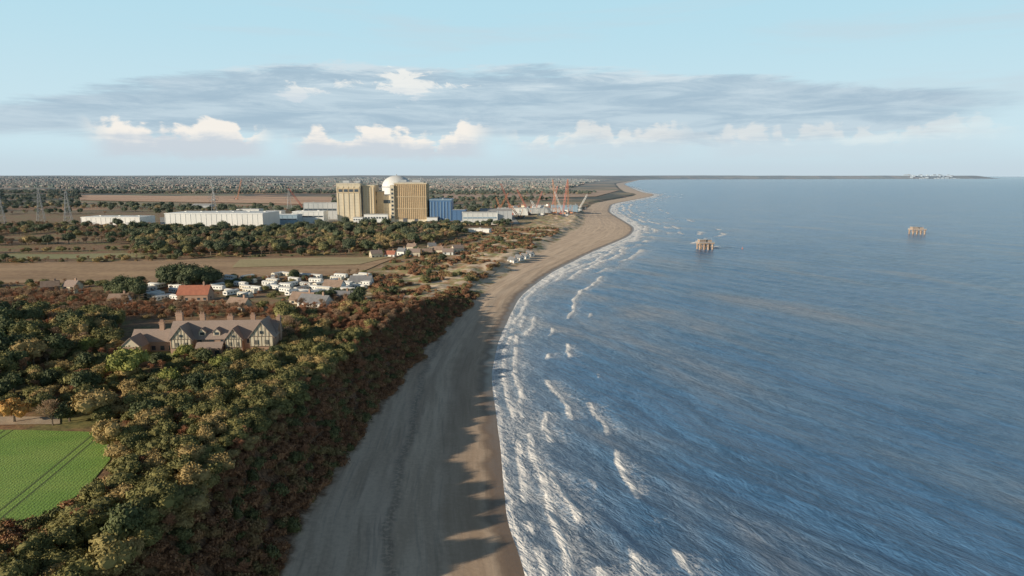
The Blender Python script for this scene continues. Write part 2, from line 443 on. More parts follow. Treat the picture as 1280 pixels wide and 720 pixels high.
def broadleaf(name,mat,h,r,seed,nl=7,nleaf=260,ls=.33,flat=.75,lean=0):
    rr=random.Random(seed); mb=MB(); th=h*.35
    mb.cyl((0,0,-.4),(.1,0,th),.05*h,.03*h,6,bark)
    lobes=[]
    for i in range(nl):
        a=i*2.4+rr.random(); q=r*.62*math.sqrt((i+.3)/nl)*1.15; z=h*(.42+.38*rr.random()) if i>0 else h*.72
        R_=r*(.34+.24*rr.random())
        cx=q*math.cos(a)+lean*z; cy=q*math.sin(a)
        lobes.append((cx,cy,min(z,h-R_*flat),R_,R_,R_*flat))
        mb.cyl((.1,0,th*.8),(cx,cy,z),.02*h,.008*h,4,bark,False)
    lobes_mesh(mb,lobes,mat,nleaf,ls,seed); return proto(mb,name)
def shrub(name,mat,h,r,seed,nl=4,nleaf=150,ls=.2,lo=True):
    rr=random.Random(seed); mb=MB(); lobes=[]
    for i in range(nl):
        a=i*2.4+rr.random(); q=r*.55*rr.random(); R_=r*(.4+.25*rr.random())
        lobes.append((q*math.cos(a),q*math.sin(a),h*.42*(.7+.5*rr.random()),R_,R_,h*.5))
        mb.cyl((0,0,-.3),lobes[-1][:3],.05,.02,3,bark,False)
    lobes_mesh(mb,lobes,mat,nleaf,ls,seed,ico2=False); return proto(mb,name)
def bare(name,mat,h,seed,spread=.9):
    rr=random.Random(seed); mb=MB()
    def grow(p,d,L,r,lev):
        e=p+d*L
        mb.cyl(p,e,r,r*.62,5 if lev<2 else 3,bark if lev<2 else mat,False)
        if lev==4: return
        k=[6,5,5,4][lev]
        for i in range(k):
            nd=(d+Vector((rr.uniform(-1,1),rr.uniform(-1,1),rr.uniform(-.35,.75)))*spread*(.75 if lev==0 else .95)).normalized()
            st=p+d*L*(rr.uniform(.55,1.) if lev else rr.uniform(.6,1.))
            grow(st,nd,L*rr.uniform(.55,.78),max(r*.5,.03),lev+1)
    grow(Vector((0,0,-.3)),Vector((0,0,1)),h*.33,h*.022,0)
    return proto(mb,name)
def clump(name,mats,seed,rad=28,n_=34,hh=11):
    r=random.Random(seed); mb=MB()
    for i in range(n_):
        a=r.random()*6.28; q=rad*math.sqrt(r.random()); R_=r.uniform(4,7)
        lobes_mesh(mb,[(q*math.cos(a),q*math.sin(a),hh*.40*r.uniform(.7,1.3),R_,R_,R_*.9)],r.choice(mats),0,0,seed*100+i,ico2=False,core=1.)
    return proto(mb,name)
broadleaf("broadleaf_tree_a",f_ever,6.5,4.2,1,10,230,.24)
broadleaf("broadleaf_tree_b",f_ever,5.2,3.9,2,9,230,.23,.65)
broadleaf("broadleaf_tree_c",f_ever,7.5,3.8,3,11,210,.25,.9)
broadleaf("dark_tree_a",f_dark,9.5,4.6,4,11,240,.34,.95)
broadleaf("dark_tree_b",f_dark,8.,4.2,5,10,240,.32,.85)
broadleaf("lime_tree_a",f_lime,8.5,4.4,6,11,260,.30,.9)
broadleaf("autumn_tree_a",f_orange,7.,3.2,7,9,220,.26,.9)
bare("bare_tree_a",twig,9.,11); bare("bare_tree_b",twig,8.,12,1.05); bare("bare_tree_c",twig_red,6.5,13,1.1)
shrub("bracken_a",f_rust,1.7,1.9,21); shrub("bracken_b",f_rust,1.3,1.6,22)
shrub("gorse_a",f_gorse,2.2,2.2,23,5,170,.22); shrub("gorse_b",f_gorse,1.7,1.9,24,4,150,.22)
clump("forest_a",[f_dark,f_ever,twig],31); clump("forest_b",[f_dark,twig,twig_red],32); clump("forest_c",[f_dark,f_dark,twig],33)
names=sorted(o.name for o in PROTO.objects); IDX={k:i for i,k in enumerate(names)}
def scatter_group():
    g=bpy.data.node_groups.new("scatter",'GeometryNodeTree')
    g.interface.new_socket("Geometry",in_out='INPUT',socket_type='NodeSocketGeometry')
    g.interface.new_socket("Geometry",in_out='OUTPUT',socket_type='NodeSocketGeometry')
    N=g.nodes.new; L=g.links.new
    gi=N('NodeGroupInput'); go=N('NodeGroupOutput'); ip=N('GeometryNodeInstanceOnPoints'); ci=N('GeometryNodeCollectionInfo')
    ci.inputs['Collection'].default_value=PROTO; ci.inputs['Separate Children'].default_value=True; ci.inputs['Reset Children'].default_value=True
    L(gi.outputs[0],ip.inputs['Points']); L(ci.outputs[0],ip.inputs['Instance']); ip.inputs['Pick Instance'].default_value=True
    for nm,ty,sock in (('idx','INT','Instance Index'),('rotv','FLOAT_VECTOR','Rotation'),('sclv','FLOAT_VECTOR','Scale')):
        a=N('GeometryNodeInputNamedAttribute'); a.data_type=ty; a.inputs['Name'].default_value=nm
        L(a.outputs['Attribute'],ip.inputs[sock])
    L(ip.outputs[0],go.inputs[0]); return g
SG=scatter_group()
class Scat:
    def __init__(s,name): s.name=name; s.x=[];s.y=[];s.i=[];s.sc=[];s.dz=[]
    def add(s,x,y,kinds,weights,smin,smax,dz=-.1):
        k=len(x)
        if not k: return
        w=np.array(weights,float); w/=w.sum()
        s.x.append(x); s.y.append(y); s.i.append(rng.choice([IDX[q] for q in kinds],k,p=w)); s.sc.append(rng.uniform(smin,smax,k)); s.dz.append(np.full(k,dz))
    def build(s):
        x=np.concatenate(s.x);y=np.concatenate(s.y);i=np.concatenate(s.i);sc_=np.concatenate(s.sc);dz=np.concatenate(s.dz)
        z=H(x,y)+dz; k=len(x); print(s.name,k)
        me=bpy.data.meshes.new(s.name); me.vertices.add(k); me.vertices.foreach_set('co',np.stack([x,y,z],1).astype(np.float32).ravel())
        a=me.attributes.new('idx','INT','POINT'); a.data.foreach_set('value',i.astype(np.int32))
        a=me.attributes.new('rotv','FLOAT_VECTOR','POINT'); a.data.foreach_set('vector',np.stack([rng.uniform(-.06,.06,k),rng.uniform(-.06,.06,k),rng.uniform(0,6.28,k)],1).astype(np.float32).ravel())
        a=me.attributes.new('sclv','FLOAT_VECTOR','POINT'); a.data.foreach_set('vector',np.stack([sc_*rng.uniform(.85,1.15,k),sc_*rng.uniform(.85,1.15,k),sc_*rng.uniform(.85,1.15,k)],1).astype(np.float32).ravel())
        ob=bpy.data.objects.new(s.name,me); scene.collection.objects.link(ob)
        md=ob.modifiers.new("scatter",'NODES'); md.node_group=SG
def jgrid(x0,x1,y0,y1,sp):
    gx,gy=np.meshgrid(np.arange(x0,x1,sp),np.arange(y0,y1,sp)); k=gx.size
    return gx.ravel()+rng.uniform(-.5,.5,k)*sp,gy.ravel()+rng.uniform(-.5,.5,k)*sp
def inP(Pl,sp):
    x,y=jgrid(Pl[:,0].min(),Pl[:,0].max(),Pl[:,1].min(),Pl[:,1].max(),sp); k=inpoly(Pl,x,y); return x[k],y[k]

P_field=poly([(-260,675),(0,657),(62,645),(108,612),(138,575),(132,541),(0,538),(-300,538)])
P_house=poly([(150,452),(345,452),(352,398),(150,398)])
P_carav=poly([(165,382),(470,392),(475,340),(165,345)])
P_brown=poly([(-200,358),(300,352),(445,343),(500,320),(-200,333)])
P_track=poly([(-200,536),(75,531),(75,522),(-200,522)])
def excl(x,y,Ps):
    k=np.ones(len(x),bool)
    for Pq in Ps: k&=~inpoly(Pq,x,y)
    return x[k],y[k]
def ssr(x,y):
    s_=coast(y)-x
    return s_-bwid(y)+wobf(y,s_)
sc1=Scat("clifftop_woodland")
x,y=jgrid(-150,-30,40,350,2.7); r_=ssr(x,y)
lim=np.where(y<138,34,44+18*fbm(x/20,y/20,2,3))
k=(r_>15)&(r_<lim)&(rng.random(len(x))<.95); x,y=excl(x[k],y[k],[P_field,P_house,P_track])
k=y<245+30*fbm(x/15,y/15,2,88)
sc1.add(x[k],y[k],['broadleaf_tree_a','broadleaf_tree_b','broadleaf_tree_c','bare_tree_c','dark_tree_b','gorse_a','bracken_a'],[3.5,5,1.6,2.8,.5,2,2.],.46,.88)
sc1.add(x[~k],y[~k],['bare_tree_c','broadleaf_tree_b','gorse_a','bracken_a'],[4,.6,2.,6],.6,1.0)
x,y=jgrid(-130,0,40,420,1.8); r_=ssr(x,y); k=(r_>0.3)&(r_<18.5)&(rng.random(len(x))<.93)
sc1.add(x[k],y[k],['bracken_a','bracken_b','gorse_a','gorse_b','bare_tree_c'],[5,5,.9,.9,.25],.6,1.2)
x,y=inP(poly([(-200,760),(240,740),(170,640),(140,600),(108,618),(60,652),(-200,685)]),2.0); x,y=excl(x,y,[P_field])
sc1.add(x,y,['bracken_a','bracken_b','gorse_a','gorse_b'],[3,3,3,3],.6,1.0)
sc1.build()
sc2=Scat("mixed_woodland")
x,y=inP(poly([(-250,530),(250,530),(345,470),(385,420),(360,400),(-250,396)]),4.8); x,y=excl(x,y,[P_field,P_house,P_track])
near=(y<238)&(x>-150)
sc2.add(x[~near],y[~near],['broadleaf_tree_a','broadleaf_tree_c','dark_tree_a','dark_tree_b','lime_tree_a','bare_tree_a','bare_tree_b','bare_tree_c','autumn_tree_a'],[2.2,1.5,1.5,1.5,.45,4.5,3.6,3.2,.2],.7,1.15)
sc2.add(x[near],y[near],['broadleaf_tree_a','broadleaf_tree_b','dark_tree_b','lime_tree_a','bare_tree_c'],[3,3,1.2,.4,2.2],.5,.8)
x,y=inP(poly([(-250,410),(385,415),(470,430),(560,392),(470,378),(370,372),(-250,362)]),3.6); x,y=excl(x,y,[P_house,P_carav]); k=ssr(x,y)>14; x=x[k];y=y[k]
sc2.add(x,y,['bare_tree_c','bare_tree_b','bracken_a','gorse_a','broadleaf_tree_b','bare_tree_a'],[8,3,8,1.,.3,.8],.6,1.05)
x,y=inP(poly([(208,362),(268,362),(268,352),(208,352)]),6.); sc2.add(x,y,['dark_tree_a'],[1],1.0,1.35)
x,y=inP(poly([(140,378),(175,378),(175,368),(140,368)]),6.); sc2.add(x,y,['dark_tree_a'],[1],.9,1.1)
x,y=inP(poly([(400,385),(450,385),(455,372),(405,372)]),7.); sc2.add(x,y,['dark_tree_b','bare_tree_b'],[1,1],.8,1.)
def hedge(a,b_,sp,kinds,wts,s0,s1,sc_,wd=3):
    A=np.array(GP(*a)[:2]); B=np.array(GP(*b_)[:2]); L=np.linalg.norm(B-A); k=int(L/sp); t=np.sort(rng.random(k))
    x=A[0]+(B[0]-A[0])*t+rng.normal(0,wd,k); y=A[1]+(B[1]-A[1])*t+rng.normal(0,wd,k); sc_.add(x,y,kinds,wts,s0,s1)
for a,b_ in (((-150,361),(300,356)),((300,354),(450,344)),((-150,333),(230,325)),((-150,331),(230,323)),((-100,318),(180,312)),((230,322),(490,318))):
    hedge(a,b_,3.5,['broadleaf_tree_b','bare_tree_c','gorse_a','bare_tree_b','dark_tree_b'],[2,4,3,2,.7],.6,1.,sc2)
sc2.build()
sc3=Scat("woodland_belt")
K=['dark_tree_a','dark_tree_b','broadleaf_tree_a','broadleaf_tree_c','bare_tree_a','bare_tree_b','bare_tree_c']
x,y=inP(poly([(160,322),(470,316),(560,300),(585,292),(560,284),(400,284),(330,290),(170,286)]),8.0)
sc3.add(x,y,K,[1.3,1.3,2,2,4,4,3],.9,1.4)
x,y=inP(poly([(-250,312),(170,305),(175,290),(-250,290)]),9.5); k=fbm(x/70,y/70,3,8)>.45
sc3.add(x[k],y[k],K,[.8,.8,1.2,1.2,4,4,4],.8,1.3)
x,y=inP(poly([(-250,290),(200,290),(205,285),(100,283),(-250,280)]),11.)
sc3.add(x,y,K,[1.,1.,1.2,1.2,4,4,3],.9,1.4)
x,y=inP(poly([(530,284),(640,284),(640,280),(560,280)]),9.); sc3.add(x,y,K,[2,2,1,1,1,1,1],.7,1.)
sc3.build()
sc4=Scat("dune_scrub")
x,y=inP(poly([(440,392),(560,396),(600,372),(650,340),(690,300),(700,286),(610,286),(560,302),(480,330),(455,352),(470,372)]),4.); k=(fbm(x/14,y/20,4,77)>.51)&(ssr(x,y)>10); x=x[k];y=y[k]
sc4.add(x,y,['bracken_a','bracken_b','gorse_a','gorse_b'],[6,4,2,2],.7,1.4)
k=(rng.random(len(x))<.05)&(ssr(x,y)>40); sc4.add(x[k],y[k],['bare_tree_c','broadleaf_tree_b','dark_tree_b'],[3,2,1],.6,.9)
sc4.build()
sc5=Scat("distant_woodland")
x,y=jgrid(-2600,500,1250,3000,22.); m1=fbm(x/620,y/170,4,91); k=(m1>.52)&(ssr(x,y)>160)&(x>-.85*y)
Pc=poly([(100,258),(415,258),(415,243),(100,243)]); k&=~inpoly(Pc,x,y)
sc5.add(x[k],y[k],K,[3,3,1,1,2,2,1],1.0,1.5)
x,y=jgrid(-8000,1400,2900,9500,58.); m1=fbm(x/1500,y/420,4,92); k=(m1>.51)&(ssr(x,y)>300)&(x>-.9*y)
sc5.add(x[k],y[k],['forest_a','forest_b','forest_c'],[1,1,1],1.1,1.5,-4.)
sc5.build()

def tree_at(name,proto_name,u,v,s_):
    X=GP(u,v); ob=bpy.data.objects.new(name,bpy.data.objects[proto_name].data); ob.location=(X[0],X[1],X[2]-.2); ob.scale=(s_,)*3; ob.rotation_euler[2]=random.random()*6; scene.collection.objects.link(ob)
tree_at("lime_tree","lime_tree_a",160,478,1.25)
tree_at("autumn_tree","autumn_tree_a",18,528,1.05)
tree_at("bare_tree","bare_tree_b",66,532,1.15)
tree_at("oak_tree","broadleaf_tree_a",120,524,1.2)
tree_at("dark_tree","dark_tree_a",252,500,.8)
tree_at("autumn_tree","autumn_tree_a",272,438,.6)

# ------------------------------------------------------------------ field sheets
m,n,b=new_mat("crop_rows"); px,py,pz=n.sep(n.pos())
A=np.array(GP(0,645)[:2]); B=np.array(GP(112,552)[:2]); dr=(B-A)/np.linalg.norm(B-A)
across=px*(-dr[1])+py*dr[0]; off0=float(A[0]*(-dr[1])+A[1]*dr[0]); ac=across-off0
rows=n.math('SINE',ac*(2*math.pi/.75)); flat=n.comb(px,py,0.)
c=n.mix(n.step(rows*.22+(n.noise(flat,1.2,3)-.5)*3.2,-.9,.9),(.17,.29,.050),(.23,.41,.070))
c=n.mix(n.step(n.noise(n.comb(px*.6,py,0.),.09,4,.6),.35,.7)*.5,c,(.36,.46,.11))
def tram(o):
    t=n.math('ABSOLUTE',ac-o); return 1-n.step(n.math('ABSOLUTE',t-.95),.16,.34)
tl=n.math('MAXIMUM',tram(0.),n.math('MAXIMUM',tram(22.),tram(-22.)))
c=n.mix(tl*.8,c,(.07,.09,.03)); n.link(c,b.inputs['Base Color']); b.inputs['Roughness'].default_value=.8
n.link(n.bump(rows*.01+n.noise(flat,3.,3)*.15,1.),b.inputs['Normal']); crop=m
def polysheet(name,Pl,mat,sp,off=.1):
    x0,y0=Pl.min(0); x1,y1=Pl.max(0)
    bmx=bmesh.new(); vs=[bmx.verts.new((p[0],p[1],0)) for p in Pl]; f=bmx.faces.new(vs)
    for ax,lo,hi in ((0,x0,x1),(1,y0,y1)):
        for t in np.arange(lo+sp,hi,sp):
            co=[0,0,0]; co[ax]=float(t); no=[0,0,0]; no[ax]=1
            bmesh.ops.bisect_plane(bmx,geom=bmx.verts[:]+bmx.edges[:]+bmx.faces[:],plane_co=co,plane_no=no)
    for v in bmx.verts: v.co.z=float(H(v.co.x,v.co.y))+off
    bmesh.ops.recalc_face_normals(bmx,faces=bmx.faces[:])
    me=bpy.data.meshes.new(name); bmx.to_mesh(me); bmx.free()
    if me.polygons[0].normal.z<0: me.flip_normals()
    me.materials.append(mat); ob=bpy.data.objects.new(name,me); scene.collection.objects.link(ob); return ob
polysheet("crop_field",P_field,crop,4,.12)
def earth(name,c1,c2,sc1_=.05,rx=1.,ry=1.,hz=True):
    m,n,b=new_mat(name); px,py,pz=n.sep(n.pos()); fl=n.comb(px*rx,py*ry,0.)
    c=n.mix(n.step(n.noise(fl,sc1_,4,.65)*.6+n.noise(n.comb(px,py,0.),sc1_*12,3,.6)*.4,.38,.62),c1,c2)
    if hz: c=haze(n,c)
    n.link(c,b.inputs['Base Color']); b.inputs['Roughness'].default_value=.9; return m
dirt=earth("track_dirt",(.42,.32,.22),(.62,.49,.35),.3)
polysheet("farm_track",P_track,dirt,6,.14)
polysheet("ploughed_field",P_brown,earth("ploughed_soil",(.34,.205,.105),(.52,.34,.185),.02,.4,2.),12,.35)
polysheet("stubble_field",poly([(290,335),(450,331),(492,321),(300,325)]),earth("stubble",(.40,.32,.15),(.54,.44,.22),.03,.4,2.),12,.6)
polysheet("meadow",poly([(-200,329),(190,322),(240,316),(-200,320)]),earth("meadow_grass",(.26,.26,.10),(.42,.36,.17),.02,.4,2.),14,.4)
soil=earth("construction_soil",(.54,.29,.15),(.78,.48,.28),.006,.5,2.)
polysheet("construction_site",poly([(100,251),(415,256),(415,247),(100,244)]),soil,60,1.2)
polysheet("construction_site",poly([(590,262),(700,268),(735,258),(640,255)]),earth("works_soil",(.36,.24,.15),(.62,.45,.30),.02),30,1.)
polysheet("reed_marsh",poly([(540,250),(745,246),(775,238),(560,240)]),earth("reeds",(.44,.27,.16),(.62,.41,.26),.004,.4,2.),60,1.2)
conc=earth("concrete_yard",(.30,.29,.25),(.44,.41,.37),.02)
polysheet("station_yard",poly([(200,287),(575,282),(650,280),(640,268),(200,272)]),conc,25,.4)
polysheet("sand_track",poly([(470,392),(640,322),(645,324),(490,394)]),dirt,8,.25)

# ------------------------------------------------------------------ building materials
white=simple("white_cladding",(.86,.85,.82),(.76,.76,.74),.06,.5,streak=True)
lgrey=simple("grey_cladding",(.54,.55,.56),(.44,.46,.47),.08,.5,streak=True)
dgrey=simple("dark_grey",(.10,.10,.11),(.06,.06,.07),.3,.7)
roofg=simple("flat_roof",(.46,.45,.43),(.37,.36,.35),.1,.8)
glass=simple("window_glass",(.05,.07,.09),(.03,.04,.05),.5,.15)
blue=simple("blue_cladding",(.06,.16,.34),(.045,.125,.28),.1,.45,streak=True)
lblue=simple("pale_blue_cladding",(.32,.44,.54),(.27,.38,.48),.1,.45,streak=True)
domeW=simple("dome_white",(.80,.80,.78),(.70,.70,.69),.08,.6,streak=True)
def panel(name,c1,c2,c3,sx=3.,sz=4.,ms=.14):
    m,n,b=new_mat(name); x,y,z=n.sep(n.objc())
    br=n.node('ShaderNodeTexBrick'); n.link(n.comb(x+y,z,0.),br.inputs['Vector'])
    n.link(c1,br.inputs['Color1']); n.link(c2,br.inputs['Color2']); n.link(c3,br.inputs['Mortar'])
    br.offset=0; br.inputs['Scale'].default_value=1.; br.inputs['Mortar Size'].default_value=ms; br.inputs['Brick Width'].default_value=sx; br.inputs['Row Height'].default_value=sz
    c=n.mix(n.step(n.noise(n.comb(x+y,0.,z*.15),.25,3,.6),.35,.7)*.35,S(n,br.outputs[0]),tuple(v*.65 for v in c1))
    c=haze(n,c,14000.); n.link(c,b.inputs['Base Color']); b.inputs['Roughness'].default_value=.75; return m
cream=panel("cream_panels",(.78,.68,.50),(.72,.62,.46),(.50,.44,.34),6.,5.)
tan=panel("tan_panels",(.62,.44,.25),(.54,.38,.21),(.36,.25,.15),2.4,2.6)
tan2=panel("tan_panels_pale",(.74,.59,.38),(.68,.53,.34),(.48,.38,.24),2.4,2.6)
brickm=panel("red_brick",(.44,.25,.16),(.38,.21,.135),(.44,.36,.30),.5,.2,.03)

# ------------------------------------------------------------------ power station
def place(mb,name,u,v,rot=0,z=None):
    X=GP(u,v); return mb.obj(name,(X[0],X[1],X[2]-.3),rot)
mb=MB()
OX=15.
mb.box(97+OX,22,0,49,44,58,tan)
mb.box(97+OX,22,58,50,45,1.6,cream)
mb.box(97+OX,22,59.6,40,36,1.4,roofg)
for i in range(17): mb.box(73.6+OX+i*2.93,-.3,4,.55,.6,53,tan2)
for i in range(8): mb.box(121.8+OX,3+i*5.4,4,.7,.9,53,tan2)
mb.box(97+OX,-.2,0,49.4,.7,4,cream)
for z in (20,38): mb.box(97+OX,-.5,z,49.2,.8,1.0,tan2)
mb.box(88+OX,-.6,0,6,.8,6,dgrey); mb.box(105+OX,-.6,0,5,.8,5,dgrey)
mb.box(85+OX,20,61,9,9,3,lgrey); mb.box(104+OX,25,61,12,8,2.4,lgrey); mb.cyl((112+OX,15,61),(112+OX,15,68),.4,.3,6,lgrey)
mb.box(69.6+OX,10,0,5.6,26,56,cream)
for z in range(6,54,6): mb.box(69.6+OX,-3.2,z,2.6,.5,3.,glass)
mb.box(18,24,0,36,46,57,cream); mb.box(18,24,57,37,47,1.6,cream); mb.box(18,24,58.6,30,40,1.2,roofg)
for i in range(5): mb.box(2.0+i*8.,.75,6,1.1,.6,48,tan2)
mb.box(18,.7,44,34,.5,8,tan2)
for i in range(4): mb.box(6+i*8.,.35,46,5.5,.5,4,glass)
mb.box(46.2,30,0,20,44,55,tan2); mb.box(46.2,30,55,20.4,44.6,1.2,cream)
mb.box(37.3,7.9,0,1.8,.8,54,dgrey)
for i in range(4): mb.box(41+i*4.5,7.7,5,1.,.7,48,cream)
mb.box(12,20,59.8,10,8,3,lgrey); mb.box(28,28,59.8,8,10,2.4,lgrey)
mb.box(69,34,0,26.,30,40,cream); mb.box(69,18.6,28,24.,.7,5,glass); mb.box(69,34,40,26.4,30.4,1,roofg)
mb.box(63,24,0,10,12,46,tan2); mb.box(75,26,0,8,10,30,white); mb.box(63,24,46,10.4,12.4,.8,roofg)
mb.box(60,-2,0,36,14,12,white); mb.box(60,-2,12,36.6,14.6,.8,roofg)
for i in range(8): mb.box(45+i*4.2,-9.1,6,2.6,.4,2.4,glass)
mb.box(34,-10,0,14,12,8,white); mb.box(34,-10,8,14.6,12.6,.6,roofg)
for i in range(4): mb.box(28.5+i*3.6,-16.1,4,2.,.4,1.8,glass)
X=GP(422,277.5); mb.obj("reactor_building",(X[0],X[1],X[2]-.3),R(2))
mb=MB(); r=25.; hc=52.
mb.cyl((0,0,0),(0,0,hc),r,r,48,domeW,False)
prev=None
for k in range(13):
    t=k/12*math.pi/2; rr_=r*math.cos(t)+.001; zz=hc+19*math.sin(t)
    ring=[(rr_*math.cos(2*math.pi*i/48),rr_*math.sin(2*math.pi*i/48),zz) for i in range(48)]
    if prev: mb.add(prev+ring,[(i,(i+1)%48,48+(i+1)%48,48+i) for i in range(48)],domeW)
    prev=ring
mb.cyl((0,0,hc-1.2),(0,0,hc+.6),r+.7,r+.7,48,lgrey); mb.cyl((0,0,hc+18),(0,0,hc+21),1.2,.8,8,lgrey)
X=GP(497,271.2); ob=mb.obj("containment_dome",(X[0],X[1],X[2]),0,smooth=True)
mb=MB(); mb.box(0,0,0,90,30,36,white); mb.box(0,0,36,91,31,1,roofg)
for i in range(10): mb.box(-40+i*8.8,-15.2,22,5,.5,5,lgrey)
place(mb,"auxiliary_building",478,273.2)
mb=MB(); mb.box(0,0,0,34,60,33,blue); mb.box(0,0,33,35,61,1.2,lblue)
for i in range(7): mb.box(-15+i*5.,-30.3,3,.8,.6,28,lblue)
mb.box(-6,-30.5,0,7,.8,8,dgrey); mb.box(9,-30.5,0,5,.8,5,lgrey); mb.box(0,0,34.2,8,40,1.4,lgrey)
mb.box(-12,-37,0,16,12,7,white); mb.box(-12,-37,7,16.6,12.6,.6,roofg)
X=GP(550,277); mb.obj("turbine_hall",(X[0],X[1]+30,X[2]-.3),R(2))

def hall(name,u0,u1,v,h,depth,wall,roof,rot=0,gable=0,doors=2,strip=None,ribs=True):
    X=GP((u0+u1)/2,v); k=math.hypot(X[1],CAMH-X[2])/FPX; W=(u1-u0)*k; mb=MB()
    mb.box(0,depth/2,0,W,depth,h,wall)
    if gable: mb.gable(0,depth/2,h,W,depth,gable,roof,wall,ov=.4)
    else: mb.box(0,depth/2,h,W+.8,depth+.8,.9,wall); mb.box(0,depth/2,h+.9,W-2,depth-2,.3,roof)
    nr=max(3,int(W/7))
    if ribs:
        for i in range(nr+1): mb.box(-W/2+.4+i*(W-.8)/nr,-.10,0,.3,.4,h-.1,wall)
    for i in range(doors): mb.box(-W/2+W*(i+.7)/(doors+.4),-.12,0,min(5,W/8),.5,min(4,h*.5),lgrey)
    if strip: mb.box(0,-.1,h*.55,W*.94,.35,h*.12,strip)
    nn=int(W/22)
    for i in range(nn):
        if not gable: mb.box(-W/2+W*(i+.5)/nn,depth*.6,h+1.2,3,2.6,.9,roof)
    mb.obj(name,(X[0],X[1],X[2]-.3),rot); 
hall("storage_warehouse",206,330,286,20,60,white,white,R(-2),doors=4)
hall("storage_warehouse",101,176,281,10.5,40,white,white,R(-2),doors=3)
hall("office_block",334,372,281,14,25,lblue,white,0,strip=glass)
hall("office_block",366,405,279,17,25,white,white,0,strip=glass)
hall("office_block",380,422,274,26,20,lgrey,roofg,0,strip=glass)
hall("switchgear_building",330,352,277,16,20,white,roofg,0)
hall("workshop",578,622,281,17,30,white,roofg,R(4),strip=lblue)
hall("workshop",565,582,279,19,25,blue,roofg,0)
hall("workshop",600,640,275,15,25,lgrey,roofg,R(3),gable=3)
hall("pump_house",585,612,290.5,4,10,white,roofg,R(-15),doors=1)
hall("site_office",622,660,269,12,20,white,roofg,0)
hall("site_office",660,700,267,9,20,lgrey,roofg,0)
hall("site_office",690,722,265,12,25,lblue,roofg,0)
hall("farm_barn",240,262,262,9,25,lgrey,roofg,0,gable=3)
hall("store_shed",270,300,272,10,25,white,roofg,0)
hall("store_shed",296,324,268,9,25,white,roofg,0)
for u in (412,440,470,510,545): hall("gatehouse",u,u+9,283.5,4.5,7,white,roofg,0,doors=1,ribs=False,gable=1.2)

# ------------------------------------------------------------------ pylons
steel=simple("galvanised_steel",(.34,.35,.36),(.27,.28,.29),1.,.5)
def pylon(u,v,h=50.,rot=0):
    mb=MB(); lev=[0,.14,.28,.42,.55,.66,.76,.86,.95]; 
    def hw(t): return 4.6*(1-t)**1.25+.75 if t<.6 else .75+ (4.6*(.4)**1.25)*(1-t)/.4
    C=[(-1,-1),(1,-1),(1,1),(-1,1)]
    for i in range(len(lev)-1):
        a,b_=lev[i],lev[i+1]; A_=hw(a);B_=hw(b_)
        for j in range(4):
            p0=(C[j][0]*A_,C[j][1]*A_,a*h); p1=(C[j][0]*B_,C[j][1]*B_,b_*h)
            q0=(C[(j+1)%4][0]*A_,C[(j+1)%4][1]*A_,a*h); q1=(C[(j+1)%4][0]*B_,C[(j+1)%4][1]*B_,b_*h)
            mb.beam(p0,p1,.42,steel); mb.beam(p0,q1,.24,steel); mb.beam(q0,p1,.24,steel); mb.beam(p1,q1,.24,steel)
    mb.beam((0,0,.93*h),(0,0,h),.4,steel)
    for t,L in ((.60,7.5),(.73,9.),(.86,7.)):
        z=t*h
        for s_ in (-1,1):
            for yy_ in (-1,1):
                mb.beam((s_*1.,yy_*1.,z),(s_*L,0,z+.3),.28,steel)
                mb.beam((s_*1.,yy_*.8,z+2.6),(s_*L,0,z+.3),.28,steel)
            mb.cyl((s_*L,0,z+.2),(s_*L,0,z-2.8),.22,.22,6,glass)
    X=GP(u,v); ob=mb.obj("electricity_pylon",(X[0],X[1],X[2]-.2),rot); return ob
pyl=[pylon(52,278,52,R(20)),pylon(86,279,50,R(20)),pylon(3,284,46,R(20)),pylon(268,268,42,R(20)),pylon(-60,282,50,R(20)),pylon(362,262,40,R(20))]
mb=MB()
def wire(p,q,sag):
    pr=None
    for i in range(13):
        t=i/12; c=p.lerp(q,t); c.z-=sag*4*t*(1-t)
        if pr is not None: mb.cyl(pr,c,.05,.05,3,steel,False)
        pr=c
for a,b_ in ((4,2),(2,0),(0,1),(3,5)):
    for t,L in ((.60,7.5),(.73,9.),(.86,7.)):
        for s_ in (-1,1):
            def hp(o,h): return o.location+Vector((s_*L*math.cos(R(20)),s_*L*math.sin(R(20)),t*h-2.8))
            hh=[52,50,46,42,50,40]; wire(hp(pyl[a],hh[a]),hp(pyl[b_],hh[b_]),4)
mb.obj("overhead_power_lines")

# ------------------------------------------------------------------ cranes
cr_red=simple("crane_red",(.58,.15,.08),(.5,.13,.07),1.,.5); cr_wh=simple("crane_white",(.78,.76,.72),(.68,.66,.63),1.,.5); cr_or=simple("crane_orange",(.66,.27,.10),(.58,.23,.08),1.,.5)
def lattice(mb,p,q,w0,mat,t=.34,seg=12):
    p=Vector(p);q=Vector(q); d=(q-p).normalized(); a=Vector((0,1,0)); u=d.cross(a).normalized(); v_=d.cross(u)
    pr=None
    for i in range(seg+1):
        f=i/seg; wd=w0*min(1,.35+f*6,.35+(1-f)*6)/2; c=p.lerp(q,f)
        ring=[c+(u*x_+v_*y_)*wd for x_,y_ in ((-1,-1),(1,-1),(1,1),(-1,1))]
        if pr:
            for j in range(4):
                mb.beam(pr[j],ring[j],t,mat); mb.beam(pr[j],ring[(j+1)%4],t*.7,mat)
        pr=ring
